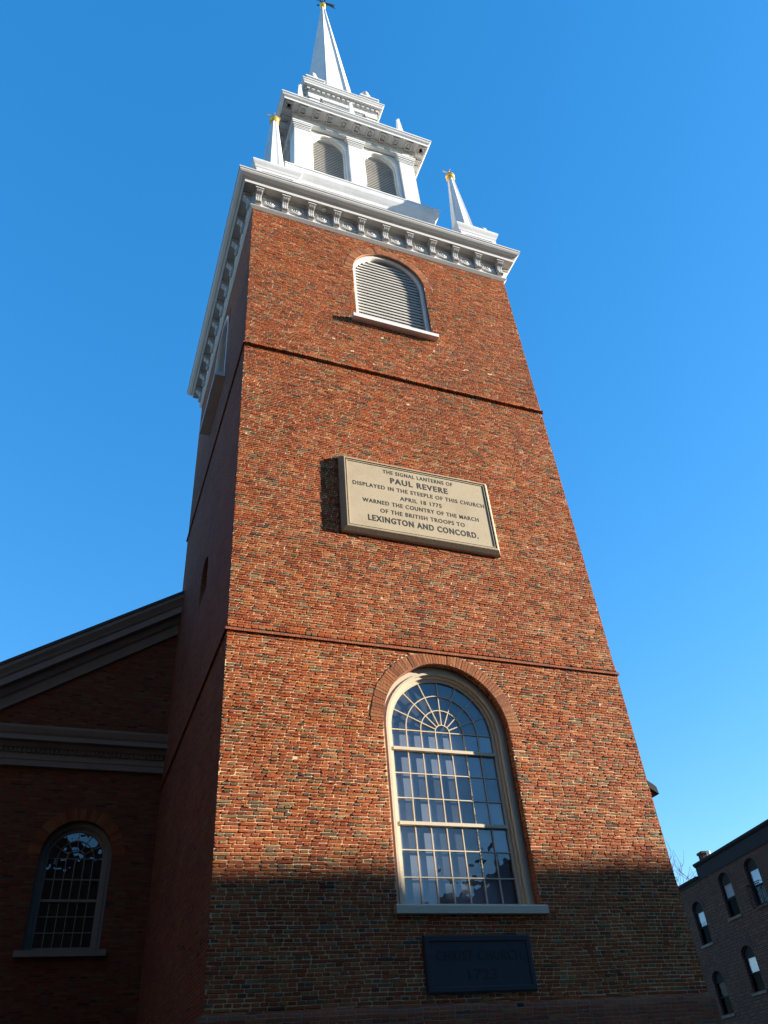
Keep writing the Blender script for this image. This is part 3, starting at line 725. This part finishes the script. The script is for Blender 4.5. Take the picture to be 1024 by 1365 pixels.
# ------------------------------------------------------------------ floodlight on the right face
fl = thing('floodlight', 'small dark floodlight fixed near the front corner of the tower\'s right face', 'light', (7.2, 0.25, 5.9))
b = MB(); b.box(0, .03, -.08, .08, -.14, .14); b.tube([(.02, 0, 0), (.10, 0, .02)], .022, 8); part('bracket', b, M['iron'], fl)
b = MB(); Mx = Matrix.Translation((.13, 0, 0)) @ Matrix.Rotation(R_(30), 4, 'Y') @ Matrix.Scale(1.25, 4)
b.grid([[(x, y, z) for x, y in ((-.11*s, -.15*s), (.11*s, -.15*s), (.11*s, .15*s), (-.11*s, .15*s))] for s, z in ((1.0, -.07), (1.05, -.06), (.75, .05), (.5, .09))], True, True, True, Mx)
part('lamp_head', b, M['iron'], fl)
b = MB(); b.box(-.095, .095, -.13, .13, -.074, -.0705, Mx); part('lens', b, M['darkglass'], fl)

# ------------------------------------------------------------------ brick houses to the right
def seg_arch(cx, zb, zt, hw, rise, n=10):
    return [(cx - hw, zb)] + [(cx - hw*math.cos(PI*i/n), zt - rise + rise*math.sin(PI*i/n)) for i in range(n + 1)] + [(cx + hw, zb)]
def sash_window(parent, cx, zb, zt, hw, rise, panel, glass, grille=False, blind=None, curtain=0.0):
    b = MB(); o_ = seg_arch(cx, zb, zt, hw, rise); i_ = seg_arch(cx, zb + .02, zt - .07, hw - .07, rise*.93)
    b.ring(o_, i_, .10, .22)
    if panel: b.add([(x, .17, z) for x, z in seg_arch(cx, zt - panel, zt - .03, hw - .03, rise)], [list(range(13))])
    zt2 = zt - panel if panel else zt - rise; mid = (zb + zt2)/2 + .05
    for z in (zb + .04, mid, zt2 - .03): b.box(cx - hw + .06, cx + hw - .06, .12, .20, z - .035, z + .035)
    f = part('sash_window', b, M['frame_dark'], parent)
    b = MB()
    for z0, z1 in ((zb + .05, mid), (mid, zt2 - .05)):
        e = [random.uniform(-.006, .006) for _ in range(2)]
        b.add([(cx - hw + .07, .175 + e[0], z0), (cx + hw - .07, .175 + e[1], z0), (cx + hw - .07, .175, z1), (cx - hw + .07, .175, z1)], [(0, 1, 2, 3)])
    pn = part('pane', b, glass, f); pn.data.materials.append(M['screened']); pn.data.polygons[0].material_index = 1
    b = MB(); b.box(cx - hw, cx + hw, .30, .32, zb, zt); part('interior', b, M['dark'], f)
    if curtain:
        b = MB(); n = 30; x0 = cx - hw + .05; x1 = cx + hw - .05
        b.grid([[(x0 + (x1 - x0)*i/n, .25 + .02*math.sin(i*1.7), z) for i in range(n + 1)] for z in (zt2 - curtain, zt2)], False); part('curtain', b, M['greywhite'], f)
    b = MB(); b.box(cx - hw - .12, cx + hw + .12, -.08, .21, zb - .14, zb - .004); part('window_sill', b, M['brownstone'], f)
    b = MB()
    n = 17; th = .22
    for i in range(n):
        t0 = PI*(i + .06)/n; t1 = PI*(i + .94)/n
        q = [(cx - (hw + e)*math.cos(t), zt - rise + (rise + e)*math.sin(t)) for e, t in ((0, t0), (0, t1), (th, t1), (th, t0))]
        b.extrude(q, -.02, .05)
    part('brick_arch', b, M['apt_arch'], f)
    if grille:
        b = MB(); 
        for i in range(9): x = cx - hw + 2*hw*i/8; b.box(x - .012, x + .012, -.26, -.236, zb - .1, zb + 1.05)
        for z in (zb - .1, zb + .95, zb + 1.05): b.box(cx - hw - .02, cx + hw + .02, -.265, -.235, z, z + .03)
        for x in (cx - hw - .02, cx + hw - .01):
            for z in (zb - .1, zb + 1.05): b.box(x, x + .03, -.235, .02, z, z + .03)
        part('window_guard', b, M['iron'], f)
    return f
M['brownstone'] = paint_mat('brownstone', (0.10, 0.075, 0.06), 0.8, 0.3)
M['apt_arch'] = paint_mat('dark_arch_brick', (0.055, 0.024, 0.018), 0.85, 0.5, (0.03, 0.018, 0.015))
AX = math.atan2(-0.97865609, -0.20550488)                                  # local +x runs from the far end towards the camera side
def house_block(nm, label, s0, s1, H, rows, depth, parapet, wins):
    # local frame: x along the facade (away from camera = -x), y into the building
    d = Vector((0.20550488, 0.97865609, 0)); org = Vector((34.491, 23.044, 0))
    o = thing(nm, label, 'building', org, AX)
    holes = [seg_arch(-s, zb, zt, .65, .42) for (s, zb, zt, pn, gl, gr, cu) in wins]
    b = MB(); x0, x1 = -s1, -s0
    wall(b, x0, x1, 0, H - parapet, holes, 0, .22)
    b.grid([[(x1, 0, z), (x1, depth, z), (x0, depth, z), (x0, 0, z)] for z in (0, H - parapet)], False)
    part('wall', b, M['apt_brick'], o)
    b = MB(); 
    pr = [(0.0, H - parapet), (.05, H - parapet), (.06, H - parapet + .1), (.03, H - parapet + .14), (.03, H - .22), (.10, H - .18), (.16, H - .1), (.18, H), (-.3, H), (-.3, H - parapet)]
    b.grid([[(x, -q, z) for q, z in pr] for x in (x0 + .002, x1)], True, True, True)
    part('parapet', b, M['frame_dark'], o)
    b = MB(); b.box(x0 + .01, x1 - .01, .31, depth - .01, H - parapet - .2, H - parapet + .05); part('roof', b, M['slate_roof'], o)
    for (s, zb, zt, pn, gl, gr, cu) in wins: sash_window(o, -s, zb, zt, .65, .42, pn, gl, gr, None, cu)
    return o
W1 = []
for s, gr in ((6.2, False), (3.1, True), (0.0, False), (-3.1, False)):
    W1 += [(s, 9.95, 12.33, .55, M['aptglass'], gr, .75 if s > 1 else 0), (s, 6.15, 8.42, .55, M['aptglass'], False, .7 if s == 6.2 else 0), (s, 2.4, 4.7, .55, M['aptglass'], False, 0)]
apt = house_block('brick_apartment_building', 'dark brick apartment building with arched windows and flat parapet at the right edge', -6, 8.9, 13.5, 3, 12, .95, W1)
b = MB(); b.box(-8.72, -8.18, .32, .85, 12.5, 13.98); b.box(-8.78, -8.12, .26, .91, 13.98, 14.12); part('chimney', b, M['apt_brick'], apt)
b = MB(); b.lathe([(.13, 13.3), (.13, 14.05)], 12, cx=-7.9, cy=.6); part('vent_pipe', b, M['white'], apt)
W2 = []
for s in (10.2, 13.3, 16.4): W2 += [(s, 9.2, 11.6, .55, M['aptglass'], False, .6 if s < 11 else 0), (s, 5.5, 7.75, .55, M['aptglass'], False, 0), (s, 1.8, 4.0, .55, M['aptglass'], False, 0)]
row = house_block('brick_row_house', 'lower dark brick row house between the tower and the apartment building', 8.92, 18.2, 12.82, 3, 12, .30, W2)

# ------------------------------------------------------------------ bare tree beyond the roofs
def bare_tree(label, x, y, H, seed, spread=0.33):
    rnd = random.Random(seed); t = thing('bare_tree', label, 'tree', (x, y, 0))
    tr = MB(); cr = MB()
    def grow(p, d, L, r, lv, mbx):
        pts = [p]; n = 4; q = p.copy(); dd = d.copy()
        for i in range(n):
            dd = (dd + Vector((rnd.gauss(0, .12), rnd.gauss(0, .12), rnd.gauss(.03, .06)))).normalized(); q = q + dd*(L/n); pts.append(q.copy())
        mbx.tube(pts, r, 5 if lv < 3 else 3, taper=[r*(1 - .55*i/n) for i in range(n + 1)])
        if lv >= 5: return
        for i in range(3 if lv < 4 else 2):
            j = rnd.choice((2, 3, 4)); a = rnd.uniform(0, 2*PI); s = spread + rnd.uniform(0, .3)
            nd = (dd + Vector((math.cos(a)*s*1.5, math.sin(a)*s*1.5, rnd.uniform(-.1, .3)))).normalized()
            grow(pts[j], nd, L*rnd.uniform(.55, .78), max(r*.5, .024), lv + 1, cr)
    grow(Vector((0, 0, 0)), Vector((0, 0, 1)), H*.38, H*.016, 0, tr)
    part('trunk', tr, M['bark'], t); part('crown', cr, M['bark'], t)
    return t
bare_tree('leafless grey tree rising beyond the dark brick row house', 50.9, 47.2, 25.0, 3)

# ------------------------------------------------------------------ houses across the street , then added sky blockers
def street_house(nm, label, x0, x1, yf, depth, H, mat, nx, nz, rot=0.0, piv=None, gable=False):
    o = thing(nm, label, 'building', (x0, yf, 0), rot); W = x1 - x0
    holes = []; cen = []
    for i in range(nx):
        for j in range(nz):
            cx = W*(i + .5)/nx; zb = 1.1 + j*2.9; holes.append([(cx - .5, zb), (cx - .5, zb + 1.7), (cx + .5, zb + 1.7), (cx + .5, zb)]); cen.append((cx, zb))
    b = MB(); F = Matrix.Scale(-1, 4, (0, 1, 0))                           # the facade looks towards +y
    wall(b, 0, W, 0, H, holes, 0, .2, F)
    b.grid([[(W, 0, z), (W, -depth, z), (0, -depth, z), (0, 0, z)] for z in (0, H)], False)
    part('wall', b, mat, o)
    b = MB(); b.box(-.1, W + .1, -depth - .1, .25, H, H + .15); b.box(-.05, W + .05, 0.003, .16, H - .35, H - .001); part('roof', b, M['slate_roof'], o)
    for cx, zb in cen:
        b = MB(); b.ring([(cx - .5, zb), (cx - .5, zb + 1.7), (cx + .5, zb + 1.7), (cx + .5, zb)], [(cx - .43, zb + .07), (cx - .43, zb + 1.63), (cx + .43, zb + 1.63), (cx + .43, zb + .07)], -.12, -.06, None, True)
        b.box(cx - .43, cx + .43, -.12, -.07, zb + .82, zb + .88)
        f = part('window', b, M['cream'], o)
        b = MB(); b.box(cx - .45, cx + .45, -.135, -.121, zb + .05, zb + 1.65); part('pane', b, M['pane'], f)
    return o
def pane():
    t = NT('dark_pane'); t.b.inputs['Base Color'].default_value = (.02, .025, .03, 1); t.b.inputs['Roughness'].default_value = .05; return t.m
M['pane'] = pane()
h1 = street_house('brick_town_house', 'narrow brown brick town house across the street, mirrored low in the tall arched window', 12.4, 13.7, -13.6, 7, 8.3, M['brown_brick'], 1, 2)
b = MB(); b.box(.2, .7, -1.6, -1.0, 8.2, 9.0); part('chimney', b, M['brown_brick'], h1)
street_house('tan_town_house', 'tan clapboard town house across the street, mirrored at the right of the tall arched window', 13.8, 22, -13.6, 9, 8.9, M['tan'], 3, 3)
street_house('brick_tenement', 'long brick tenement farther along the street that shades the tower foot', 27, 72, -14.6, 12, 16.0, M['brown_brick'], 12, 4, R_(2.4))
street_house('sky_blocker_corner_house', 'tall brown brick house added across the street at the far left to block sky light', -46, -3.1, -13.8, 10, 26, M['brown_brick'], 12, 8)  # added out of view to cut sky light on the nave front
street_house('added_link_house', 'low narrow brick house added between two tall ones, leaving sky for the nave window to mirror', -3.0, 0.4, -14.0, 8, 12.6, M['brown_brick'], 1, 3)  # added low gap so a strip of sky mirrors in the nave window
street_house('brick_row_house', 'tall narrow brown brick house added across the street, opposite the tower, to block sky light', 0.5, 7.0, -13.8, 10, 26, M['brown_brick'], 3, 8)  # added out of view, other half of the sky-blocking row
street_house('sky_blocker_side_house', 'tall house hung with dark shingles, added on the far left beside the nave to block sky light', -9.2, 18.8, 14.5, 14, 18.0, M['bounce_cutting_shingle'], 7, 6, -PI/2)  # added out of view to keep sky light off nave and left face
